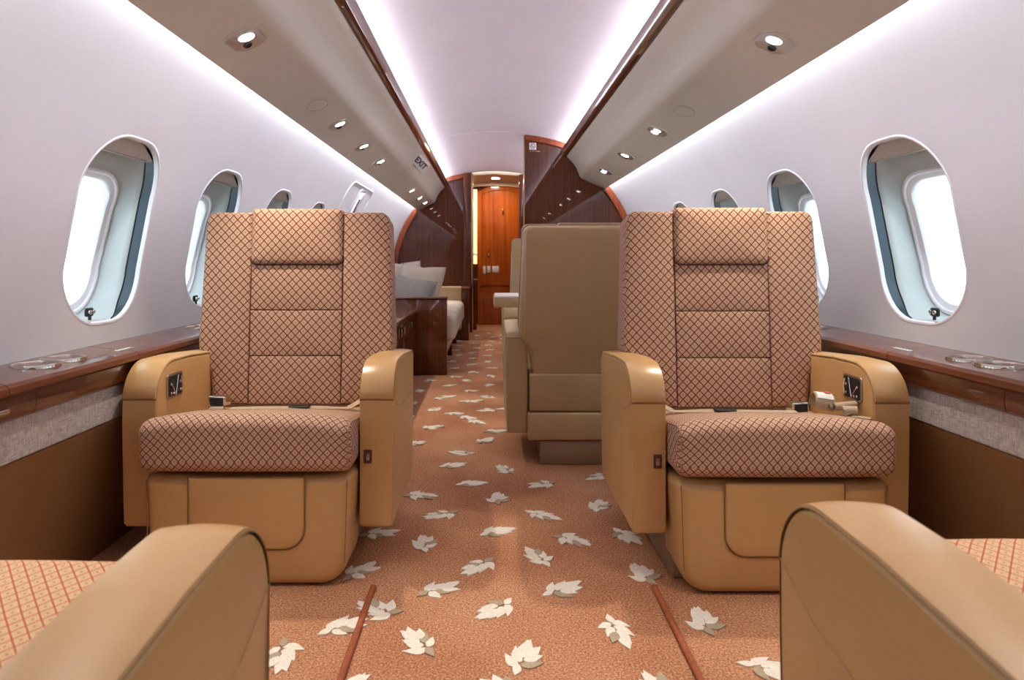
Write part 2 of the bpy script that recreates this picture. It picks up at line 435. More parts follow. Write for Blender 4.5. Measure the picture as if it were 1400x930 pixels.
# exit hatch outline and its handle on the left wall
def wallpt(side, y, z, d=0.0):
    return Vector((side*(wx(z)-d), y, z))
hp = [(5.56, 0.66), (5.56, 1.40), (5.54, 1.44), (5.50, 1.46), (4.80, 1.46), (4.75, 1.44), (4.73, 1.40), (4.73, 0.66)]
tube('hatch_seam', [wallpt(-1, y, z, 0.0) for y, z in resample([Vector(p) for p in hp], 0.06)[:-14]], 0.005, M['lip'], walls[-1], 6)
hr = empty('emergency_exit_handle', wallpt(-1, 5.20, 1.36)); hr.scale = (0.7, 0.7, 0.7); tag(hr, 'white emergency exit handle with dark slot on left wall by the far windows', 'handle')
def hloc(y, z, d): return Vector(((-(wx(1.36+z*0.7)-d*0.7)+wx(1.36))/0.7, y, z))
rect = rpoly([(-0.15, -0.15), (0.12, -0.15), (0.12, 0.11), (-0.15, 0.11)], 0.03, 5)
tube('surround', [hloc(p.x, p.y, 0.002) for p in resample(rect, 0.03)], 0.004, M['white_plastic'], hr, 6, closed=True)
loft('grip', rpoly([(-0.075, -0.16), (0.0, -0.16), (0.0, 0.07), (-0.075, 0.07)], 0.015, 4), rounded(0.012, 0.0, 0.05), lambda u, v, ww: hloc(u, v, ww), M['white_plastic'], hr)
loft('slot', rpoly([(-0.0785, -0.17), (-0.070, -0.17), (-0.070, 0.0), (-0.0785, 0.0)], 0.001, 2), rounded(0.001, 0.026, 0.046), lambda u, v, ww: hloc(u, v, ww), M['paint_dark'], hr)

# floor and ceiling
fl = mesh('floor', [(-1.3, Y0, 0), (1.3, Y0, 0), (1.3, 9.4, 0), (-1.3, 9.4, 0)], [[0, 1, 2, 3]], M['carpet']); tag(fl, kind='structure')
def ceil_z(x): return 2.0-(2.0-math.sqrt(4.0-x*x))
vs = []; fs = []
K = 28
for yy in (Y0, 5.68, 5.684, 5.69, 5.694, Y1+0.02):
    dz = 0.006 if yy in (5.684, 5.69) else 0
    for k in range(K+1):
        x = -0.80+1.6*k/K; vs.append((x, yy, ceil_z(x)+dz))
for r in range(5):
    for k in range(K): a = r*(K+1)+k; fs.append([a, a+1, a+K+2, a+K+1])
ce = mesh('ceiling', vs, fs, M['ceiling'], angle=30); tag(ce, kind='structure')
# closing shell above the overhead panels and outside of the liners
for side in (-1, 1):
    pts = [(0.80, ceil_z(0.80)), (0.88, 1.80), (wx(1.74)+0.01, 1.75)]
    vs = []
    for yy in (Y0, Y1+0.02):
        for x, z in pts: vs.append((side*x, yy, z))
    mesh('cove_back', vs, [[0, 1, 4, 3], [1, 2, 5, 4]], M['ceiling'], ce)

# overhead service panels
VAL = [(0.940, 1.545), (0.953, 1.524), (0.956, 1.517), (0.950, 1.513), (0.90, 1.535), (0.82, 1.570), (0.765, 1.594), (0.742, 1.606), (0.728, 1.622), (0.714, 1.660), (0.696, 1.700), (0.668, 1.742), (0.640, 1.770), (0.618, 1.792), (0.610, 1.806), (0.612, 1.83), (0.66, 1.84)]
VEND = {-1: 8.19, 1: 5.765}
for side in (-1, 1):
    pr = VAL+[(0.70, 1.76), (0.76, 1.69), (0.84, 1.62)]
    o = extrude_prof('trim_%d' % (1 if side < 0 else 2), pr, Y0, VEND[side], M['panel'], None, side); tag(o, kind='structure')
    rail = [(0.606, 1.800), (0.594, 1.804), (0.584, 1.812), (0.570, 1.838), (0.566, 1.852), (0.572, 1.862), (0.590, 1.864), (0.612, 1.858), (0.618, 1.83), (0.612, 1.806)]
    extrude_prof('wood_rail', rail, Y0, VEND[side], M['wood_y'], o, side, angle=20)
    tube('rail_bead', [(side*0.611, Y0, 1.799), (side*0.611, VEND[side], 1.799)], 0.003, M['wood_y'], o, 6)
# side ledges in wood
for side in (-1, 1):
    nm = 'left' if side < 0 else 'right'
    root = empty('side_ledge', (0, 0, 0))
    tag(root, 'glossy dark wood ledge along the %s wall under the windows, cup holders in its top' % nm, 'ledge')
    cuts = [Y0, 0.35, 1.42, 1.95, 2.75, 3.55, 4.5, 5.4 if side < 0 else 5.4, VEND[side]]
    for a, b in zip(cuts[:-1], cuts[1:]):
        prof = [(1.275, 0.628), (1.13, 0.615), (1.116, 0.612), (1.108, 0.604), (1.106, 0.590), (1.112, 0.584), (1.275, 0.584)]
        extrude_prof('top_panel', prof, a+0.0012, b-0.0012, M['wood_y'], root, side, angle=18)
        prof = [(1.28, 0.583), (1.118, 0.583), (1.116, 0.56), (1.120, 0.535), (1.126, 0.528), (1.28, 0.528)]
        extrude_prof('fascia', prof, a+0.10, b+0.098, M['wood_y'], root, side, angle=18)
    # paired cup holders
    for yc in (1.63, 2.55, 3.9):
        for k in range(2):
            y = yc+0.104*k
            if side > 0 and k == 0 and yc < 2: pass
            x = side*1.193; z = 0.6205
            lathe('cup_holder', [(0.046, -0.012), (0.046, 0.004), (0.0475, 0.0065), (0.052, 0.0065), (0.0535, 0.004), (0.0535, -0.004)], M['chrome'], root, 40, (x, y, z))
            lathe('cup_well', [(0.0, -0.012), (0.035, -0.012), (0.0455, -0.008)], M['nickel'], root, 32, (x, y, z+0.010))
    for yc in (1.97, 3.2):  # row of small chrome bars modelled in place of whitish reflections
        for k in range(5):
            a, b = sorted((side*1.135, side*1.175))
            box('glint_bar', (a+0.010, yc-0.05+0.016*k, 0.6150), (b-0.010, yc-0.040+0.016*k, 0.6195), M['chrome'], root, 0.002)
    a, b = sorted((side*1.104, side*1.116))
    h = box('pull', (a, 1.36, 0.548), (b, 1.42, 0.562), M['chrome'], root, 0.003)

# forward partitions
def arch_top(x, inner=0.012): return ceil_z(x)-inner if abs(x) < 0.80 else 1.8
def plate(name, outline, y0, y1, mat, parent=None, angle=20):
    n = len(outline); vs = [(x, y0, z) for x, z in outline]+[(x, y1, z) for x, z in outline]
    fs = [list(range(n)), list(range(n, 2*n))]+[[i, (i+1) % n, n+(i+1) % n, n+i] for i in range(n)]
    return mesh(name, vs, fs, mat, parent, angle=angle)
# right partition (nearer)
XR = 0.245
outl = [(XR, 0.0), (1.24, 0.0)]+[(wx(z)-0.001, z) for z in (0.55, 0.8, 1.0, 1.2, 1.35, 1.5, 1.6, 1.68)]+[(0.86, 1.79)]+[(x, ceil_z(x)-0.002) for x in (0.79, 0.7, 0.6, 0.5, 0.4, 0.3, XR)]
pr = plate('wall_partition_right', outl, 5.77, 5.81, M['wood']); tag(pr, kind='structure')
# warm edge frame that follows the curved liner and the ceiling
def strip_along(name, pts, wdt, y0, y1, mat, parent):
    n = len(pts); vs = []
    for i, (x, z) in enumerate(pts):
        a = Vector(pts[max(0, i-1)]); b = Vector(pts[min(n-1, i+1)]); t = (b-a).normalized(); nn = Vector((-t.y, t.x))
        for d in (0, wdt):
            for y in (y0, y1): vs.append((x+nn.x*d, y, z+nn.y*d))
    fs = []
    for i in range(n-1):
        a = i*4; b = a+4
        fs += [[a, a+1, b+1, b], [a+2, a+3, b+3, b+2], [a, a+2, b+2, b], [a+1, a+3, b+3, b+1]]
    fs += [[0, 1, 3, 2], [4*n-4, 4*n-3, 4*n-1, 4*n-2]]
    return mesh(name, vs, fs, mat, parent, angle=30)
zz = [0.63+(1.53-0.63)*i/20 for i in range(21)]
strip_along('edge_frame', [(wx(z)-0.002, z) for z in zz], 0.055, 5.735, 5.769, M['wood_red'], pr)
strip_along('arch_frame', [(XR+0.002+(0.60-XR)*i/12, ceil_z(XR+(0.60-XR)*i/12)-0.003-0.045) for i in range(13)], 0.045, 5.735, 5.769, M['wood_red'], pr)
box('edge_bead', (XR-0.006, 5.76, 0.0), (XR, 5.815, 1.98), M['brass'], pr, 0.001)
# left partition (farther), with jambs either side of the passage
XL, XQ = -0.275, 0.345
ar = [(x, ceil_z(x)-0.002) for x in [XL-(XL+0.79)*i/8 for i in range(9)]]
outl = [(XL, 0.0), (XL, ceil_z(XL)-0.03)]+ar+[(-0.86, 1.79)]+[(-wx(z)+0.001, z) for z in (1.68, 1.6, 1.5, 1.35, 1.2, 1.0, 0.8, 0.55)]+[(-1.24, 0.0)]
pl = plate('wall_partition_left', outl, 8.2, 8.24, M['wood']); tag(pl, kind='structure')
strip_along('edge_frame', [(-wx(z)+0.002, z) for z in zz][::-1], 0.065, 8.14, 8.199, M['wood_red'], pl)
strip_along('arch_frame', [(XL-(0.60+XL)*i/12, ceil_z(XL-(0.60+XL)*i/12)-0.003) for i in range(13)], 0.05, 8.14, 8.199, M['wood_red'], pl)
box('jamb', (XL-0.10, 8.12, 0.0), (XL, 8.30, ceil_z(0.3)-0.01), M['wood'], pl, 0.01, 3)
box('jamb_bead', (XL-0.004, 8.10, 0.0), (XL+0.018, 8.125, ceil_z(0.3)-0.02), M['brass'], pl, 0.003, 2)
outl = [(XQ, 0.0), (0.9, 0.0), (0.9, 1.75)]+[(x, ceil_z(x)-0.002) for x in (0.79, 0.6, 0.45, XQ)]
p3 = plate('wall_passage_right', outl, 8.2, 8.24, M['wood']); tag(p3, kind='structure')
box('jamb', (XQ-0.035, 8.15, 0.0), (XQ+0.02, 8.30, 1.955), M['wood'], p3, 0.008, 3)
# right wall of the corridor between the partitions
cr = mesh('wall_corridor_right', [(0.90, 5.81, 0), (0.90, 8.2, 0), (0.90, 8.2, 1.9), (0.90, 5.81, 1.9)], [[0, 1, 2, 3]], M['wood_y']); tag(cr, kind='structure')
# vestibule
vb = plate('ceiling_vestibule', [(x, ceil_z(x)-0.03) for x in (-0.6, -0.3, 0, 0.3, 0.6)]+[(0.6, 2.05), (-0.6, 2.05)], 8.24, 9.25, M['beige']); tag(vb, kind='structure')
hd = plate('trim_3', [(-0.40, 1.80)]+[(x, 1.86+0.05*(1-(x/0.5)**2)) for x in (-0.40, -0.2, 0, 0.2, 0.40)]+[(0.45, 1.80), (0.45, 1.99), (-0.45, 1.99)], 9.0, 9.05, M['beige']); tag(hd, kind='structure')
vl = box('wall_vestibule_left', (-0.62, 8.24, 0), (-0.45, 9.3, 2.0), M['wood'], None, 0); tag(vl, kind='structure')
vr = box('wall_vestibule_right', (0.50, 8.24, 0), (0.62, 9.3, 2.0), M['wood'], None, 0); tag(vr, kind='structure')
ve = box('wall_end', (-0.62, 9.12, 0), (0.62, 9.2, 2.05), M['wood'], None, 0); tag(ve, kind='structure')
# orange arched door
DZ = 1.93
outl = [(-0.215, 0.0), (0.44, 0.0)]+[(x, DZ-0.10*((x-0.11)/0.33)**2) for x in (0.44, 0.38, 0.30, 0.2, 0.11, 0.0, -0.1, -0.215)]
dr = plate('door_1', outl, 9.06, 9.10, M['door_wood']); tag(dr, kind='structure')
il = [(-0.16, 0.55), (0.385, 0.55)]+[(x, DZ-0.07-0.10*((x-0.11)/0.33)**2) for x in (0.385, 0.30, 0.2, 0.11, 0.0, -0.08, -0.16)]
tube('door_moulding', [(x, 9.058, z) for x, z in il], 0.008, M['door_wood'], dr, 6, closed=True)
for x, z, r in ((-0.06, 0.965, 0.018), (-0.06, 1.03, 0.010), (-0.145, 0.965, 0.009), (0.13, 1.56, 0.010)):
    lathe('door_button', [(r, 0), (r, 0.01), (r*0.7, 0.016), (0, 0.018)], M['brass'], dr, 16, (x, 9.06, z), Vector((0, -1, 0)).to_track_quat('Z', 'Y'))
box('coat_hook', (0.12, 9.035, 1.53), (0.14, 9.06, 1.60), M['brass'], dr, 0.004)
for x0, x1 in ((-0.14, -0.105), (-0.085, -0.04), (-0.015, 0.075)):
    box('placard', (x0, 9.054, 0.70+0.02*(x0 > -0.09)), (x1, 9.061, 0.81), M['label'], dr, 0.001)
ls = box('cream_wall_strip', (-0.275, 9.0, 0.84), (-0.222, 9.03, 1.86), M['strip'], ve, 0.004)  # strip of cream wall, no lamp; its lit look is a painted glow
lk = box('door_latch', (XL+0.005, 8.06, 1.02-0.12), (XL+0.02, 8.11, 1.02), M['brass'], pl, 0.004)
tube('latch_lever', [(XL+0.012, 8.06, 0.96), (XL+0.05, 8.05, 0.965), (XL+0.065, 8.05, 0.95)], 0.007, M['brass'], pl, 8)
# rear closing wall behind the camera
rb = mesh('wall_back', [(-1.3, Y0, 0), (1.3, Y0, 0), (1.3, Y0, 2.05), (-1.3, Y0, 2.05)], [[0, 1, 2, 3]], M['wood']); tag(rb, kind='structure')
# outer skin (keeps daylight out of the voids)
# small low cabinet in the vestibule and at the sofa's far end
vc = empty('vestibule_cabinet', (-0.36, 8.62, 0)); tag(vc, 'low dark wood cabinet with warm top beside the orange door', 'cabinet')
box('body', (-0.10, -0.22, 0), (0.14, 0.22, 0.62), M['wood'], vc, 0.006); box('top', (-0.10, -0.23, 0.62), (0.16, 0.22, 0.65), M['wood_red'], vc, 0.006)

# ================================================================== carpet leaves
def leaf_mesh(seed):
    rnd = random.Random(seed); vs = []; fs = []; fm = []; lay = [0]
    def petal(ang, L, Wd, mi, ox, oy, bend):
        lay[0] += 1; z = 0.0016+0.00022*lay[0]
        k0 = len(vs); ca, sa = math.cos(ang), math.sin(ang)
        prof = [(0.0, 0.25), (0.15, 0.70), (0.33, 1.0), (0.5, 0.92), (0.66, 0.66), (0.82, 0.34), (0.93, 0.12), (1.0, 0.0)]
        top = []; bot = []
        for t, wv in prof:
            x = t*L; off = bend*t*t*L
            top.append((x, off+wv*Wd)); bot.append((x, off-wv*Wd*0.75))
        outl = bot+top[::-1][1:]
        for h in (0.0, z):
            for x, y in outl: vs.append((ox+x*ca-y*sa, oy+x*sa+y*ca, h))
        m = len(outl); fs.append([k0+m+i for i in range(m)]); fm.append(mi)
        for i in range(m): fs.append([k0+i, k0+(i+1) % m, k0+m+(i+1) % m, k0+m+i]); fm.append(mi)
    base = rnd.uniform(0, 6.28); c, s_ = math.cos(base), math.sin(base)
    # a curled fan of pointed lobes down one side of a stem and two or three on the other
    for k in range(4):
        t = -0.024+0.014*k
        petal(base+1.15-0.30*k+rnd.uniform(-0.12, 0.12), rnd.uniform(0.036, 0.050), rnd.uniform(0.0115, 0.0145), 0, t*c, t*s_, rnd.uniform(-0.35, -0.1))
    petal(base+rnd.uniform(-0.15, 0.15), 0.046, 0.014, 0, 0.014*c, 0.014*s_, 0.15)
    for k in range(3):
        t = -0.020+0.015*k
        petal(base-1.25+0.32*k+rnd.uniform(-0.15, 0.15), rnd.uniform(0.030, 0.044), rnd.uniform(0.011, 0.0145), 1 if k == seed % 3 else 0, t*c+0.004*s_, t*s_-0.004*c, rnd.uniform(0.1, 0.35))
    petal(base+PI+rnd.uniform(-0.5, 0.5), 0.030, 0.010, 1 if seed % 2 else 0, -0.022*c, -0.022*s_, 0.2)
    me = bpy.data.meshes.new('carpet_leaf'); me.from_pydata(vs, [], fs); me.materials.append(M['leaf_white']); me.materials.append(M['leaf_gray'])
    for p, i in zip(me.polygons, fm): p.material_index = i
    me.update(); return me
leaves = [leaf_mesh(s) for s in range(8)]
near = [(715, 902), (575, 880), (842, 862), (962, 852), (467, 858), (520, 835), (680, 833), (598, 807), (767, 807), (655, 774), (737, 763), (880, 787), (580, 745),
        (780, 738), (678, 728), (517, 730), (855, 733), (604, 704), (740, 705), (680, 683), (818, 693), (573, 678), (643, 662), (743, 663), (618, 637), (692, 643), (820, 652),
        (663, 603), (565, 607), (590, 585), (632, 620), (490, 782), (1050, 915), (385, 895), (650, 577), (676, 590), (620, 566), (648, 549), (690, 560), (602, 545)]
spots = []
for px, py in near:
    D = 900*CH/(py-357); spots.append(((px-667)/900*D+CX, D))
r = 0
yy = 3.72
while yy < 8.0:
    x = -0.52+(0.16 if r % 2 else 0)
    while x < 0.55:
        spots.append((x+random.uniform(-0.03, 0.03), yy+random.uniform(-0.03, 0.03))); x += 0.31
    yy += 0.185; r += 1
for y in (1.15, 1.34): 
    for k in range(6): spots.append((-0.85+0.33*k+(0.15 if y > 1.2 else 0), y))
for i, (x, y) in enumerate(spots):
    if x < -0.60 and y > 2.6: continue
    o = link('carpet_leaf', leaves[i % 8], fl); o.location = (x, y, 0.0003); o.rotation_euler = (0, 0, random.uniform(0, 6.28))
    s = 1.0 if y < 3.7 else 0.92; o.scale = (s*1.30, s*1.18, 1)
# rust-coloured cords covering the carpet joints
for i, x in enumerate((-0.381, 0.372)):
    pts = [(x+0.0025*math.sin(3.1*y+i), y, 0.004) for y in [0.15+0.06*k for k in range(28)]]
    o = tube('trim_%d' % (4+i), pts, 0.0085, M['cord'], None, 10, flat=0.8); tag(o, kind='structure')

# ================================================================== SEATS
def seat(loc, rz, label, kind, aisle, cushion_fwd=0.03, recline=4, extras=True, back_w=0.0):
    """front towards local -y, origin on the floor below the front of the base; aisle = sign of local x on the aisle side"""
    root = empty('cabin_seat', loc, rz); tag(root, label, 'seat', None)
    pat = kind == 'patterned' or kind == 'patterned_pale'
    LE = M['leather'] if pat else M['leather_pale']
    FA = M['fabric'] if kind == 'patterned' else (M['fabric_pale'] if kind == 'patterned_pale' else M['leather_pale'])
    SH = M['fabric_side'] if pat else M['leather_pale']
    # pedestal
    box('pedestal', (-0.265, 0.10, 0.0), (0.235, 0.60, 0.105), M['plinth'], root, 0.006)
    # base with rounded foot, outline seen from the front, and the padded legrest let into it
    z0, z1 = 0.004 if pat else 0.10, 0.301
    bo = rpoly([(-0.262, z0), (0.262, z0), (0.283, z1), (-0.283, z1)], [0.075, 0.075, 0.02, 0.02], 8)
    if not pat: bo = rpoly([(-0.283, 0.11), (0.283, 0.11), (0.283, z1), (-0.283, z1)], 0.02, 5)
    loft('base', bo, rounded(0.028, -0.16, 0.0), lambda u, v, ww: Vector((u, -ww+0.02*max(0, (0.10-v)), v)), LE, root, puff=0.004)
    box('rear_base', (-0.288, 0.15, 0.108), (0.288, 0.612, 0.226), LE, root, 0.008)
    box('rear_panel', (-0.280, 0.30, 0.230), (0.280, 0.600, 0.392), LE, root, 0.008)
    lp = rpoly([(-0.155, 0.108), (0.155, 0.108), (0.155, z1-0.001), (-0.155, z1-0.001)], [0.055, 0.055, 0.004, 0.004], 8)
    loft('legrest_pad', lp, rounded(0.006, -0.02, 0.0085, 3), lambda u, v, ww: Vector((u, -ww-0.001+0.02*max(0, (0.10-v)), v)), LE, root, puff=0.003)
    tube('legrest_seam', [(p.x, -0.0045, p.y) for p in inset(lp, -0.0012)], 0.0020, M['seam'], root, 5, closed=True)
    for sx in (-1, 1):
        tube('piping', [(sx*0.262, -0.001, 0.07), (sx*0.2655, -0.003, 0.15), (sx*0.268, -0.003, 0.24), (sx*0.270, -0.001, 0.293)], 0.0013, M['seam'], root, 5)
    # seat cushion
    cf = -cushion_fwd
    co = rpoly([(cf+0.004, 0.316), (0.49, 0.318), (0.49, 0.375), (0.16, 0.440), (cf+0.035, 0.463), (cf-0.002, 0.445)], [0.032, 0.02, 0.02, 0.2, 0.04, 0.04], 8)
    def cmap(u, v, ww):
        crown = (0.008*(1-(ww/0.29)**2)-0.012*(abs(ww)/0.28)**6)*max(0, min(1, (v-0.36)/0.06))
        bulge = -0.006*(1-(ww/0.29)**2)*max(0, min(1, (0.1-u)/0.1))
        return Vector((ww, u+bulge, v+crown))
    full = resample(co, 0.02)
    rg = []
    for j in range(7): a = PI/2*j/6; rg.append((0.022*(1-math.sin(a)), -0.282+0.022*(1-math.cos(a))))
    for t in (-0.2, -0.13, -0.06, 0, 0.06, 0.13, 0.2): rg.append((0, t))
    for j in range(7): a = PI/2*j/6; rg.append((0.022*(1-math.cos(a)), 0.260+0.022*math.sin(a)))
    n = len(full); P = [[(p.x, p.y, ww) for p in (inset(full, d) if d > 1e-5 else full)] for d, ww in rg]
    arc = [0]
    for i in range(1, n): arc.append(arc[-1]+(full[i]-full[i-1]).length)
    vs = [q for rr in P for q in rr]; fs = []; 
    cc = sum(full, Vector((0, 0)))/n
    for k in range(len(P)-1):
        for i in range(n): j = (i+1) % n; fs.append([k*n+i, k*n+j, (k+1)*n+j, (k+1)*n+i])
    fs += [list(range(n))[::-1], [(len(P)-1)*n+i for i in range(n)]]
    cu = mesh('seat_cushion', [cmap(*v) for v in vs], fs, FA, root, angle=50, uv=True)
    # unroll: u across the seat, v along the profile, so the lattice runs over the front roll unbroken
    ul = cu.data.uv_layers[0]; me = cu.data
    for p in me.polygons:
        if len(p.vertices) > 4: continue
        seam = any(me.loops[li].vertex_index % n == n-1 for li in p.loop_indices) and any(me.loops[li].vertex_index % n == 0 for li in p.loop_indices)
        for li in p.loop_indices:
            vi = me.loops[li].vertex_index; a = arc[vi % n]
            if seam and vi % n == 0: a = arc[-1]+(full[0]-full[-1]).length
            ul.data[li].uv = (me.vertices[vi].co.x*1.28, a*1.28)
    for sx in (-1, 1):
        rr = inset(full, 0.006)
        sel = [p for p in rr if p.y > 0.335 and p.x < 0.30]
        sel.sort(key=lambda p: math.atan2(p.y-0.38, p.x-0.12))
        if pat: tube('cushion_piping', [cmap(p.x, p.y, sx*0.276) for p in sel if p.x < 0.3 and not (p.x > 0.05 and p.y < 0.42)], 0.0022, M['fabric_side'], cu, 5)
    # arms
    def arm(sx):
        nonlocal root
        ao = [(0.085, 0.13), (0.575, 0.13), (0.575, 0.562), (0.30, 0.584), (0.085, 0.588)]
        poly = rpoly(ao, [0.008, 0.01, 0.03, 0.25, 0.105], 10)
        cx = sx*0.334; hw = 0.0485
        rg = []
        rr = 0.010
        for j in range(5): a = PI/2*j/4; rg.append((rr*(1-math.sin(a)), -hw+rr*(1-math.cos(a))))
        for j in range(5): a = PI/2*j/4; rg.append((rr*(1-math.cos(a)), hw-rr+rr*math.sin(a)))
        def am(u, v, ww):
            k = 1-0.10*max(0, (0.40-v)/0.27); 
            return Vector((cx+(ww*k if ww*sx > 0 else ww), u, v))
        A = loft('armrest', poly, rg, am, LE, root, step=0.04)
        # cap: rounded leather strip over front and top, stops at the front seam
        op = [p for p in resample(rpoly(ao, [0.008, 0.01, 0.03, 0.25, 0.105], 12), 0.03)]
        n = len(op); k0 = min(range(n), key=lambda i: (op[i]-Vector((0.085, 0.492))).length)
        k1 = min(range(n), key=lambda i: (op[i]-Vector((0.575, 0.54))).length)
        path = []
        i = k1
        while True:
            path.append(op[i]);
            if i == k0: break
            i = (i+1) % n
        path = [p for p in path if not (p.x < 0.0851 and p.y < 0.494)]+[Vector((0.085, 0.492))]
        def strip(name, path, lift, halfw, mat, crown=0.004):
            cols = [-halfw, -halfw+0.0015, -halfw*0.75, -halfw*0.35, 0, halfw*0.35, halfw*0.75, halfw-0.0015, halfw]
            m = len(path); vv = []; ff = []
            for i, p in enumerate(path):
                a = path[max(0, i-1)]; b = path[min(m-1, i+1)]; t = (b-a).normalized(); nn = Vector((t.y, -t.x))
                e = 0.3 if i in (0, m-1) else 1.0
                for c in cols:
                    h = 0.0 if abs(c) == halfw else (lift+crown*(1-(c/halfw)**2))*e
                    q = p+nn*h; vv.append(am(q.x, q.y, c))
            w_ = len(cols)
            for i in range(m-1):
                for j in range(w_-1): ff.append([i*w_+j, i*w_+j+1, (i+1)*w_+j+1, (i+1)*w_+j])
            return mesh(name, vv, ff, mat, A, angle=50)
        strip('arm_cap', path, 0.0035, 0.0475, LE)
        fp = [Vector((0.085, 0.4875-(0.4875-0.14)*t/6)) for t in range(7)]
        strip('front_panel', fp, 0.0035, 0.0475, LE, 0.001)
        tube('cap_seam', [am(0.0838, 0.4897, -0.0478), am(0.0838, 0.4897, 0.0478)], 0.0022, M['seam'], A, 5)
        for hw2 in (-0.0478, 0.0478):
            tube('piping', [am(p.x, p.y, hw2) for p in path], 0.0009, M['seam_soft'], A, 5)
        # stitched line along the outer side
        pts = [am(0.088, 0.490, sx*0.0490), am(0.12, 0.476, sx*0.0492), am(0.18, 0.452, sx*0.0492), am(0.26, 0.440, sx*0.0492), am(0.36, 0.432, sx*0.0492), am(0.56, 0.425, sx*0.0492)]
        tube('stitch_line', pts, 0.0008, M['stitch'], A, 5)
        return A, am
    arms = {s: arm(s) for s in (-1, 1)}
    # control panel on the inner face of the outboard arm
    ob = -aisle; A, am = arms[ob]
    if extras:
        xin = ob*(0.334-0.0485)
        rot = -ob
        def cp(u, v, ww): return Vector((xin+rot*ww, 0.190+u*1.2, 0.512+v*1.08))
        ring = rpoly([(-0.042, -0.034), (0.040, -0.034), (0.040, 0.034), (-0.042, 0.034)], 0.010, 4)
        def cpp(u, v, ww): return cp(u, v+0.0, ww)
        bz = loft('control_bezel', ring, rounded(0.002, 0.0, 0.004, 3), cpp, M['nickel'], A)
        loft('control_well', rpoly([(-0.036, -0.028), (0.034, -0.028), (0.034, 0.028), (-0.036, 0.028)], 0.006, 3), rounded(0.0005, 0.002, 0.0046, 2), cpp, M['black'], bz)
        for a, b in (((-0.002, -0.026), (0.010, 0.026)), ((0.0, -0.026), (-0.024, 0.006))):
            tube('control_rib', [cpp(a[0], a[1], 0.006), cpp(b[0], b[1], 0.006)], 0.0017, M['chrome'], bz, 6)
        for u, v in ((-0.026, -0.018), (-0.013, -0.020), (0.022, -0.016), (0.022, 0.006), (-0.026, 0.006)):
            lathe('control_button', [(0.0045, 0), (0.0045, 0.003), (0.003, 0.0045), (0, 0.005)], M['chrome'], bz, 12, cpp(u, v, 0.004), Vector((rot, 0, 0)).to_track_quat('Z', 'Y'))
        tube('control_slider', [cpp(0.028, -0.022, 0.006), cpp(0.031, 0.0, 0.006), cpp(0.026, 0.022, 0.006)], 0.003, M['chrome'], bz, 6)
        # socket low on the front of the aisle arm
        A2, am2 = arms[aisle]
        sx0 = aisle*(0.334-0.024)
        so = box('socket_plate', (sx0-0.0115, 0.0775, 0.312), (sx0+0.0115, 0.0855, 0.350), M['paint_dark'], A2, 0.002)
        box('socket', (sx0-0.005, 0.0755, 0.321), (sx0+0.005, 0.079, 0.340), M['nickel'], so, 0.0015)
    # backrest
    a = math.radians(recline); ca, sa = math.cos(a), math.sin(a)
    by, bz0 = 0.475, 0.395
    def bm_(u, v, ww):
        return Vector((u, by+v*sa-ww*ca, bz0+v*ca+ww*sa))
    def side_w(v):
        pts = [(0, 0.270), (0.11, 0.285), (0.145, 0.315), (0.20, 0.326), (0.40, 0.318), (0.66, 0.309)]
        for (v0, w0_), (v1, w1_) in zip(pts[:-1], pts[1:]):
            if v <= v1: return w0_+(w1_-w0_)*(v-v0)/(v1-v0)
        return pts[-1][1]
    vsamp = [0.0, 0.10, 0.125, 0.145, 0.165, 0.20, 0.30, 0.42, 0.54, 0.645]
    shell_o = [(side_w(v)-0.002, v) for v in vsamp]+[(-side_w(v)+0.002, v) for v in vsamp[::-1]]
    so_ = rpoly(shell_o, [0.02]+[0]*(len(vsamp)-2)+[0.035, 0.035]+[0]*(len(vsamp)-2)+[0.02], 5)
    loft('back_shell', so_, rounded(0.02, -0.105, 0.012, 4, back=0.022), bm_, SH, root, step=0.05)
    if not pat:
        hw_ = 0.305
        loft('back_cover', rpoly([(-0.262, -0.045), (0.262, -0.045), (0.262, 0.10), (hw_, 0.16), (0.300, 0.643), (-0.300, 0.643), (-hw_, 0.16), (-0.262, 0.10)], [0.01, 0.01, 0.03, 0.03, 0.03, 0.03, 0.03, 0.03], 5),
             rounded(0.008, 0.0, 0.014, 3), lambda u, v, ww: bm_(u, v, -0.103-ww), LE, root, puff=0.004)
    def pad(name, pts, radii, t1, puff, r=0.014, t0=0.0):
        return loft(name, rpoly(pts, radii, 5), rounded(r, t0, t1, 4), bm_, FA, root, puff=puff, uv=pat, step=0.03)
    cw0, cw1 = 0.154, 0.153
    for sx in (-1, 1):
        pts = [(cw0-0.004, 0.004), (0.268, 0.004), (0.280, 0.105), (0.314, 0.150), (0.3265, 0.20), (0.319, 0.42), (0.3100, 0.650), (cw1+0.001, 0.650), (cw0-0.002, 0.3)]
        rd = [0.005, 0.02, 0.02, 0.02, 0.05, 0.3, 0.032, 0.006, 0]
        if sx < 0: pts = [(-x, y) for x, y in pts][::-1]; rd = rd[::-1]
        pad('side_bolster', pts, rd, 0.047, 0.004, 0.013)
    for (v0, v1) in ((0.004, 0.163), (0.165, 0.316), (0.318, 0.475)):
        pad('back_pad', [(-cw0, v0), (cw0, v0), (cw1+0.003, v1), (-cw1-0.003, v1)], 0.004, 0.0445, 0.0035, 0.0035)
    ht = 0.662 if pat else 0.655
    hr_ = [(-0.156, 0.472), (0.156, 0.472), (0.154, ht), (-0.154, ht)]
    pad('headrest', hr_, [0.022, 0.022, 0.016, 0.016], 0.057, 0.005, 0.016)
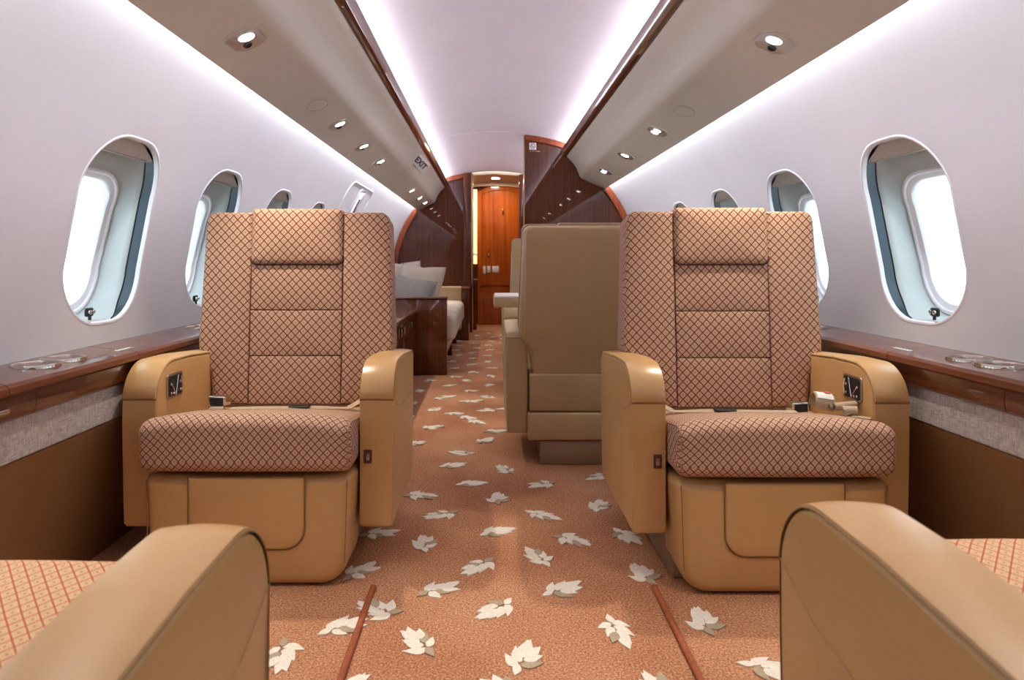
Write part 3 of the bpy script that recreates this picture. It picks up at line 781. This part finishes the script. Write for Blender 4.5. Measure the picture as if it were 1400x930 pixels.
    if pat:
        for sx in (-1, 1): tube('seam', [bm_(sx*0.1548, 0.01, 0.0455), bm_(sx*0.1546, 0.30, 0.0455), bm_(sx*0.1543, 0.47, 0.0455)], 0.0016, M['paint_dark'], root, 5)
        hs = rpoly([(-0.157, 0.4705), (0.157, 0.4705), (0.155, 0.65), (-0.155, 0.65)], [0.022, 0.022, 0, 0], 6)
        tube('seam', [bm_(p.x, p.y, 0.0470) for p in sorted([q for q in hs if q.y < 0.64], key=lambda q: math.atan2(q.x, -(q.y-0.65)))], 0.0022, M['paint_dark'], root, 5)
        # piping at the rim of the face
        loop = [bm_(p.x, p.y, 0.036) for p in inset(so_, -0.001)]
        tube('piping', loop, 0.0026, M['fabric_side'], root, 5, closed=True)
    return root

def belt_set(root, aisle, rolled):
    """lap belt lying on the cushion: strap from the aisle arm, buckle at the outboard side"""
    ob = -aisle; Z = 0.467
    b = empty('seat_belt', (0, 0, 0), 0, root)
    def strap(name, pts, wd=0.024, mat=M['belt'], parent=b, tk=0.0022):
        pts = [Vector(p) for p in pts]; vv = []; ff = []
        for i, p in enumerate(pts):
            a_ = pts[max(0, i-1)]; c_ = pts[min(len(pts)-1, i+1)]; t = (c_-a_).normalized(); s_ = Vector((-t.y, t.x, 0)); s_ = s_.normalized() if s_.length > 1e-4 else Vector((0, 1, 0))
            u_ = t.cross(s_).normalized()
            if u_.z < 0: u_ = -u_
            for e, h in ((-1, 0), (1, 0), (1, 1), (-1, 1)): vv.append(p+s_*wd*e+u_*tk*h)
        for i in range(len(pts)-1):
            for j in range(4): ff.append([i*4+j, i*4+(j+1) % 4, i*4+4+(j+1) % 4, i*4+4+j])
        ff += [[0, 1, 2, 3], [len(vv)-4, len(vv)-3, len(vv)-2, len(vv)-1]]
        return mesh(name, vv, ff, mat, parent, angle=30)
    def zt(x, y): return 0.4632-(0.0232*y/0.16 if y < 0.16 else 0.0232+(y-0.16)*0.197)+0.008*(1-(x/0.29)**2)-0.012*(abs(x)/0.28)**6+0.0015
    def P3(x, y, h=0.0): return (x, y, zt(x, y)+h)
    strap('strap', [(aisle*0.283, 0.30, 0.470), (aisle*0.26, 0.285, 0.448), P3(aisle*0.22, 0.25, 0.004), P3(aisle*0.15, 0.20), P3(aisle*0.06, 0.17), P3(ob*0.02, 0.15), P3(ob*0.10, 0.14)], 0.016)
    strap('strap', [P3(aisle*0.24, 0.33), P3(aisle*0.15, 0.29), P3(aisle*0.04, 0.28)], 0.012)
    sl = box('slider', (-0.03, -0.018, 0), (0.03, 0.018, 0.005), M['black'], b, 0.002); sl.location = P3(aisle*0.09, 0.182, 0.003)
    kx = ob*0.135 if not rolled else ob*0.125
    ky = 0.15 if not rolled else 0.19
    bk = empty('buckle', P3(kx, ky, 0.0), 0.15*ob, b); hh = 0.022 if not rolled else 0.012
    loft('buckle_body', rpoly([(-0.028, -0.011), (0.028, -0.011), (0.026, 0.017), (-0.026, 0.017)], 0.004, 3), rounded(0.003, 0, 0.030, 3), lambda u, v, ww: Vector((u, -ww+0.015, v+hh)), M['chrome'], bk)
    loft('buckle_lever', rpoly([(-0.020, -0.009), (0.020, -0.009), (0.019, 0.014), (-0.019, 0.014)], 0.003, 3), rounded(0.002, 0, 0.006, 2), lambda u, v, ww: Vector((u, -ww-0.014, v+hh)), M['black'], bk)
    dz_ = zt(ob*0.2, 0.15)-0.4735
    if not rolled:
        strap('belt_tongue', [(kx-0.03, 0.128, 0.4725+dz_), (kx+0.0, 0.125, 0.474+dz_), (kx+0.035, 0.125, 0.474+dz_)], 0.012, M['nickel'])
        lathe('strap_roll', [(0.0, -0.020), (0.007, -0.020), (0.009, -0.017), (0.009, 0.017), (0.007, 0.020), (0, 0.020)], M['belt'], b, 18, (kx+0.002, 0.128, 0.480+dz_), Vector((1, 0, 0.05)).to_track_quat('Z', 'Y'))
    else:
        # loosely rolled webbing with a white label, second roll and free tongue
        sx = ob*0.228
        pts = []
        for k in range(9):
            t = k/8*PI*1.25; pts.append((sx-0.045-0.004+0.020*math.cos(PI*0.75-t)*-1*0+0.02*math.sin(t)*0-0.0+0.0, 0.2, 0))
        def arc_strip(name, c, r, a0, a1, wd, mat, ax, n=12, r2=None):
            vv = []; ff = []; axv = Vector(ax).normalized(); e1 = axv.cross(Vector((0, 0, 1))).normalized(); e2 = e1.cross(axv)
            for i in range(n+1):
                t = a0+(a1-a0)*i/n; rr = r+((r2 or r)-r)*i/n
                for q in (rr, rr+0.002):
                    for e in (-1, 1): vv.append(Vector(c)+e1*q*math.cos(t)+e2*q*math.sin(t)+axv*wd*e)
            for i in range(n):
                a_ = i*4; ff += [[a_, a_+1, a_+5, a_+4], [a_+2, a_+3, a_+7, a_+6], [a_, a_+2, a_+6, a_+4], [a_+1, a_+3, a_+7, a_+5]]
            ff += [[0, 1, 3, 2], [n*4, n*4+1, n*4+3, n*4+2]]
            return mesh(name, vv, ff, mat, b, angle=40)
        s1 = arc_strip('strap_loop', (sx-ob*0.028, 0.20, 0.494+dz_), 0.026, -0.6, 3.6, 0.026, M['belt'], (1, -0.12, -0.12), 16)
        s2_ = arc_strip('belt_label', (sx-ob*0.028, 0.20, 0.494+dz_), 0.0285, 0.6, 2.9, 0.022, M['label'], (1, -0.12, -0.12), 12)
        l = arc_strip('label_print', (sx-ob*0.018, 0.199, 0.494+dz_), 0.0308, 1.3, 1.8, 0.008, M['label_red'], (1, -0.12, -0.12), 4)
        q = Vector((1, -0.1, 0.12)).to_track_quat('Z', 'Y')
        lathe('strap_roll', [(0.0, -0.030), (0.010, -0.030), (0.0115, -0.027), (0.0115, 0.027), (0.010, 0.030), (0, 0.030)], M['belt'], b, 20, (sx+ob*0.022, 0.165, 0.493+dz_), q)
        lathe('roll_pin', [(0.0, 0), (0.008, 0), (0.008, 0.012), (0.005, 0.014), (0, 0.014)], M['nickel'], b, 16, (sx-ob*0.010, 0.170, 0.490+dz_), Vector((-1*ob*1.0, -0.4, 0)).to_track_quat('Z', 'Y'))
        arc_strip('strap_loop', (sx+ob*0.018, 0.135, 0.486+dz_), 0.014, -1.0, 4.2, 0.018, M['belt'], (1, -0.35, 0.05), 16, 0.008)
        strap('belt_tongue', [(sx-ob*0.045, 0.125, 0.4725+dz_), (sx-ob*0.01, 0.118, 0.476+dz_), (sx+ob*0.01, 0.115, 0.484+dz_)], 0.010, M['nickel'])
        strap('strap', [(sx-ob*0.12, 0.120, 0.4715+dz_), (sx-ob*0.04, 0.110, 0.472+dz_), (sx+ob*0.02, 0.105, 0.474+dz_), (sx+ob*0.05, 0.092, 0.471+dz_)], 0.007)
        strap('strap', [(sx+ob*0.02, 0.125, 0.474+dz_), (sx+ob*0.045, 0.108, 0.472+dz_), (sx+ob*0.055, 0.096, 0.4715+dz_)], 0.007)
    return b

sL = seat((-0.722, 1.768, 0), 0.0, 'left lattice-patterned seat facing the camera, tan leather arms, belt buckle flat on its cushion', 'patterned', 1)
belt_set(sL, 1, False)
sR = seat((0.700, 1.722, 0), 0.0, 'right lattice-patterned seat facing the camera, rolled belt with white label on its cushion', 'patterned', -1)
belt_set(sR, -1, True)
seat((-0.722, 0.885, 0), PI, 'foreground seat at the lower left corner, seen from behind its tan leather armrest', 'patterned_pale', -1, 0.045, 50, True)
seat((0.692, 0.955, 0), PI, 'foreground seat at the lower right corner, seen from behind its tan leather armrest', 'patterned_pale', 1, 0.045, 50, True)
seat((0.385, 3.44, 0), PI, 'all-leather seat turned away, its plain tan back towards the camera', 'leather', 1, 0.03, 6, False)
seat((0.41, 4.29, 0), 0.0, 'pale leather seat facing the camera, mostly hidden behind the plain leather seat back', 'leather', -1, 0.03, 6, False)

# fold-out table between the two leather seats
t = empty('fold_out_table', (0.62, 3.95, 0)); tag(t, 'beige fold-out table leaf jutting into the aisle between the leather seats', 'table')
box('table_leaf', (-0.66, -0.20, 0.615), (0.46, 0.20, 0.672), M['leather_pale'], t, 0.006); box('table_top', (-0.655, -0.195, 0.672), (0.455, 0.195, 0.680), M['white_plastic'], t, 0.003)
box('support_arm', (0.30, -0.03, 0.30), (0.46, 0.03, 0.615), M['leather_pale'], t, 0.006)

# ================================================================== left side furniture
c = empty('credenza', (-0.93, 3.85, 0)); tag(c, 'long low dark wood credenza with chrome latches behind the left patterned seat', 'cabinet')
box('body', (-0.18, -1.20, 0.02), (0.27, 1.195, 0.49), M['wood_y'], c, 0.004)
box('top', (-0.18, -1.22, 0.49), (0.335, 1.20, 0.528), M['wood_y'], c, 0.010, 3)
for i, (ya, yb) in enumerate(((-1.18, -0.60), (-0.59, -0.01), (0.0, 0.57), (0.58, 1.18))):
    d = box('drawer_front', (0.268, ya, 0.06), (0.286, yb, 0.475), M['wood'], c, 0.004)
    for dy in (0.07, 0.49):
        hx = box('latch', (0.285, ya+dy-0.022, 0.375), (0.293, ya+dy+0.022, 0.430), M['chrome'], d, 0.003)

ep = empty('sofa', (-0.80, 6.15, 0)); tag(ep, 'cream tufted sofa with dark wood end panel along the left wall', 'sofa')
box('end_panel', (-0.29, -1.085, 0.0), (0.41, -1.035, 0.585), M['wood'], ep, 0.006)
box('end_rail', (-0.29, -1.10, 0.585), (0.415, -1.00, 0.602), M['wood_y'], ep, 0.007, 3)
box('frame', (-0.29, -1.03, 0.14), (0.40, 1.0, 0.26), M['wood'], ep, 0.01)
for k in range(4):
    y0_ = -1.03+0.5*k
    loft('seat_cushion', rpoly([(-0.29, y0_+0.003), (0.47, y0_+0.003), (0.47, y0_+0.497), (-0.29, y0_+0.497)], 0.06, 5), rounded(0.06, 0.26, 0.455, 6, back=0.03), lambda u, v, ww: Vector((u, v, ww)), M['sofa'], ep, puff=0.012)
    loft('back_cushion', rpoly([(y0_+0.003, 0.43), (y0_+0.497, 0.43), (y0_+0.497, 0.80), (y0_+0.003, 0.80)], 0.05, 5), rounded(0.05, -0.13, 0.05, 5), lambda u, v, ww: Vector((-0.13+ww-0.10*(v-0.43), u, v)), M['sofa'], ep, puff=0.02)
for yy in (-0.9, 0.0, 0.9):
    box('leg', (0.34, yy-0.025, 0.0), (0.39, yy+0.025, 0.14), M['wood'], ep, 0.004)
box('far_arm', (-0.29, 0.90, 0.14), (0.44, 1.03, 0.605), M['leather_pale'], ep, 0.015, 3)
def pillow(name, loc, rot, wd, ht, tk, mat, label, pn=None):
    vs = []; fs = []; K = 18
    for s_ in (1, -1):
        for i in range(K+1):
            for j in range(K+1):
                u = -1+2*i/K; v = -1+2*j/K
                e = max(0, (1-u*u)*(1-v*v))**0.42
                pin = 1-0.13*(1-abs(u*v)**0.8)*max(abs(u), abs(v))**4
                vs.append((u*wd/2*pin, s_*tk/2*e, v*ht/2*pin))
    n = (K+1)**2
    for b_ in (0, n):
        for i in range(K):
            for j in range(K): a_ = b_+i*(K+1)+j; fs.append([a_, a_+1, a_+K+2, a_+K+1])
    bm = bmesh.new(); V = [bm.verts.new(v) for v in vs]
    for f in fs: bm.faces.new([V[i] for i in f])
    bmesh.ops.remove_doubles(bm, verts=bm.verts, dist=0.0006); bmesh.ops.recalc_face_normals(bm, faces=bm.faces)
    me = bpy.data.meshes.new(name); bm.to_mesh(me); bm.free(); me.materials.append(mat)
    for p in me.polygons: p.use_smooth = True
    o = link(name, me); o.location = loc; o.rotation_euler = rot
    edge = [(wd/2*u*(0.995), 0, ht/2*v*0.995) for u, v in [(-1+2*k/10, -1) for k in range(10)]+[(1, -1+2*k/10) for k in range(10)]+[(1-2*k/10, 1) for k in range(10)]+[(-1, 1-2*k/10) for k in range(10)]]
    edge = [(x*(1-0.13*(1-abs((x/(wd/2))*(z/(ht/2)))**0.8)), 0, z*(1-0.13*(1-abs((x/(wd/2))*(z/(ht/2)))**0.8))) for x, _, z in edge]
    tube('piping', edge, 0.004, mat, o, 5, closed=True)
    tag(o, label, 'pillow'); return o
pillow('throw_pillow', (-0.735, 5.28, 0.585), (-0.25, 0.22, 0.0), 0.44, 0.36, 0.19, M['cushion_gray'], 'grey throw pillow leaning on the sofa end panel, in front of the cream ones')
pillow('throw_pillow', (-0.640, 5.50, 0.645), (-0.28, 0.10, -0.10), 0.38, 0.42, 0.19, M['sofa'], 'cream throw pillow with a pinched top corner, behind and right of the grey one')
pillow('throw_pillow', (-0.830, 5.66, 0.680), (-0.20, -0.03, 0.10), 0.36, 0.40, 0.16, M['sofa'], 'cream throw pillow farthest left on the sofa, peeping above the grey one')
cb = empty('end_cabinet', (-0.75, 7.55, 0)); tag(cb, 'low dark wood cabinet at the far end of the sofa', 'cabinet')
box('body', (-0.34, -0.29, 0.0), (0.465, 0.55, 0.565), M['wood'], cb, 0.01, 3); box('top', (-0.34, -0.30, 0.565), (0.475, 0.55, 0.59), M['wood_y'], cb, 0.008, 3)
box('cabinet_door', (-0.10, -0.302, 0.05), (0.43, -0.288, 0.53), M['wood'], cb, 0.004)

# ================================================================== overhead lamps and signs
def val_frame(side, x):
    """point and frame on the flat underside: slope from (1.018,1.513) to (0.775,1.600)"""
    z = 1.513+(0.950-x)*(1.594-1.513)/(0.950-0.765)
    t = Vector((-side*0.185, 0, 0.081)).normalized()   # towards the cabin's middle
    nrm = Vector((-side*0.081, 0, -0.185)).normalized()
    return Vector((side*x, 0, z)), t, nrm
lampn = 0
def lamp(side, y, label, double=False, big=True, group=None):
    p, t, nrm = val_frame(side, 0.826); p.y = y
    root = empty('reading_light', p); tag(root, label, 'light', group)
    sc = 1.15 if big else 1.08
    def f(u, v, ww): return Vector((0, 1, 0))*u*sc+t*v*sc+nrm*ww
    rim = rpoly([(-0.064, -0.026), (-0.035, -0.050), (0.035, -0.050), (0.064, -0.026), (0.064, 0.026), (0.035, 0.050), (-0.035, 0.050), (-0.064, 0.026)], 0.018, 4)
    loft('bezel', rim, [(0, 0.0), (0.0005, 0.003), (0.004, 0.0045), (0.008, 0.0035), (0.011, 0.0015)], f, M['silver'], root, step=0.02)
    for cx_ in ((-0.024, 0.024) if double else (-0.018,)):
        r_ = 0.024 if not double else 0.018
        lathe('lens', [(r_, 0), (r_, 0.004), (r_*0.7, 0.007), (0, 0.008)], M['lens'], root, 20, f(cx_, 0.008, 0.001), nrm.to_track_quat('Z', 'Y'))
        lathe('lens_ring', [(r_, 0), (r_+0.001, 0.005), (r_+0.003, 0.005), (r_+0.005, 0)], M['silver'], root, 20, f(cx_, 0.008, 0.001), nrm.to_track_quat('Z', 'Y'))
    if not double:
        lathe('air_nozzle', [(0.015, 0), (0.014, 0.005), (0.010, 0.007), (0.008, 0.002), (0, 0.002)], M['black_metal'], root, 20, f(0.032, -0.008, 0.001), nrm.to_track_quat('Z', 'Y'))
    l = bpy.data.lights.new('lamp_beam', 'SPOT'); l.energy = 34 if big else 20; l.spot_size = math.radians(80); l.spot_blend = 0.8; l.shadow_soft_size = 0.02; l.color = (1.0, 0.88, 0.73)
    lo = bpy.data.objects.new('lamp_beam', l); COL.objects.link(lo); lo.location = p+nrm*0.02
    d = Vector((-side*0.10, -0.05, -1)); lo.rotation_euler = (-d).to_track_quat('Z', 'Y').to_euler()
    return root
lamp(1, 2.07, 'largest reading light on the right overhead panel, with an air nozzle')
lamp(1, 3.49, 'twin-lamp reading light second along the right overhead panel', True, False)
lamp(1, 4.30, 'small reading light third along the right overhead panel', False, False)
lamp(1, 5.05, 'twin-lamp reading light last on the right overhead panel, by the wood partition', True, False)
lamp(-1, 2.04, 'largest reading light on the left overhead panel, with an air nozzle')
lamp(-1, 3.32, 'small reading light second along the left overhead panel, after the oval grille', False, False)
lamp(-1, 3.96, 'small reading light third along the left overhead panel', False, False)
lamp(-1, 4.57, 'small reading light fourth along the left overhead panel, before the exit sign', False, False)
lamp(-1, 6.45, 'far reading light on the left overhead panel, nearest of the last three', False, False)
lamp(-1, 7.20, 'far reading light on the left overhead panel, middle of the last three', False, False)
lamp(-1, 7.80, 'far reading light on the left overhead panel, last before the wood partition', False, False)
for y_ in (1.08,):  # pair out of view, placed to brighten seat fronts and foreground arms
    for s_ in (-1, 1):
        lamp(s_, y_, 'nearest, unseen reading light on the %s overhead panel, above the foreground seat' % ('left' if s_ < 0 else 'right'))
for s_, y_, nm in ((-1, 2.90, 'left'), (1, 3.02, 'right')):
    p, t_, nrm = val_frame(s_, 0.826); p.y = y_
    root = empty('speaker_grille', p); tag(root, 'flush oval speaker cover in the %s overhead panel' % nm, 'speaker')
    ov = [Vector((0.075*math.cos(a_*PI/16), 0.045*math.sin(a_*PI/16))) for a_ in range(32)]
    loft('cover', ov, [(0, 0), (0.002, 0.0012)], lambda u, v, ww: Vector((0, 1, 0))*u+t_*v+nrm*ww, M['panel'], root, step=0.1)
    tube('gap_ring', [Vector((0, 1, 0))*q.x*1.01+t_*q.y*1.015+nrm*0.0004 for q in ov], 0.0016, M['shade'], root, 5, closed=True)

# exit sign on the curved flank of the left overhead panel
def text(body, size, mat, parent, name, depth=0.001):
    cu = bpy.data.curves.new(name, 'FONT'); cu.body = body; cu.size = size; cu.extrude = depth; cu.align_x = 'CENTER'; cu.align_y = 'CENTER'; cu.offset = size*0.03
    tmp = bpy.data.objects.new(name, cu); COL.objects.link(tmp)
    dg = bpy.context.evaluated_depsgraph_get(); me = bpy.data.meshes.new_from_object(tmp.evaluated_get(dg)); bpy.data.objects.remove(tmp)
    me.materials.clear(); me.materials.append(mat); return link(name, me, parent)
ex = empty('exit_sign', (-0.640, 5.52, 1.700)); tag(ex, 'small white exit sign with dark letters on the left overhead panel', 'sign')
xa = Vector((0.58, 0.50, -0.60)).normalized()
nn = Vector((0.50, -0.75, -0.40)); nn = (nn-xa*nn.dot(xa)).normalized(); ya = nn.cross(xa)
ex.rotation_euler = Matrix((xa, ya, nn)).transposed().to_euler()
box('housing', (-0.082, -0.052, -0.070), (0.082, 0.052, -0.002), M['panel'], ex, 0.012, 3)
box('face', (-0.076, -0.046, -0.004), (0.076, 0.046, 0.004), M['white_plastic'], ex, 0.003)
box('letter_field', (-0.066, -0.036, 0.002), (0.066, 0.036, 0.0055), M['label'], ex, 0.001)
tx = text('EXIT', 0.066, M['paint_dark'], ex, 'lettering', 0.0012); tx.location = (0, 0, 0.0068); tx.scale = (0.88, 1.1, 1)
# no-smoking sign on the right partition
ns = empty('no_smoking_sign', (0.318, 5.766, 1.885)); tag(ns, 'small white no-smoking sign high on the right wood partition', 'sign')
box('plate', (-0.030, -0.004, -0.030), (0.030, 0.002, 0.030), M['label'], ns, 0.002)
tube('ring', [(0.020*math.cos(a_*PI/12), -0.0055, 0.020*math.sin(a_*PI/12)) for a_ in range(24)], 0.0028, M['paint_dark'], ns, 6, closed=True)
tube('bar', [(-0.014, -0.0055, 0.014), (0.014, -0.0055, -0.014)], 0.0024, M['paint_dark'], ns, 6)
box('cigarette', (-0.012, -0.0065, -0.003), (0.012, -0.004, 0.001), M['paint_dark'], ns, 0.0005)
box('caption_strip', (-0.026, -0.003, -0.047), (0.060, 0.002, -0.041), M['brass'], ns, 0.001)
# round lamp in the vestibule ceiling
vlp = empty('vestibule_light', (0.03, 8.62, 1.966)); tag(vlp, 'round white ceiling light glowing above the orange door', 'light')
lathe('lamp_ring', [(0.06, 0.0), (0.062, -0.006), (0.075, -0.006), (0.08, 0.0)], M['brass'], vlp, 24)
lathe('lamp_lens', [(0.0, -0.010), (0.05, -0.008), (0.061, 0.0)], M['lens'], vlp, 24)
l = bpy.data.lights.new('vestibule_beam', 'AREA'); l.shape = 'DISK'; l.size = 0.12; l.energy = 9; l.color = (1.0, 0.80, 0.55)
lo = bpy.data.objects.new('vestibule_beam', l); COL.objects.link(lo); lo.location = (0.03, 8.62, 1.945)
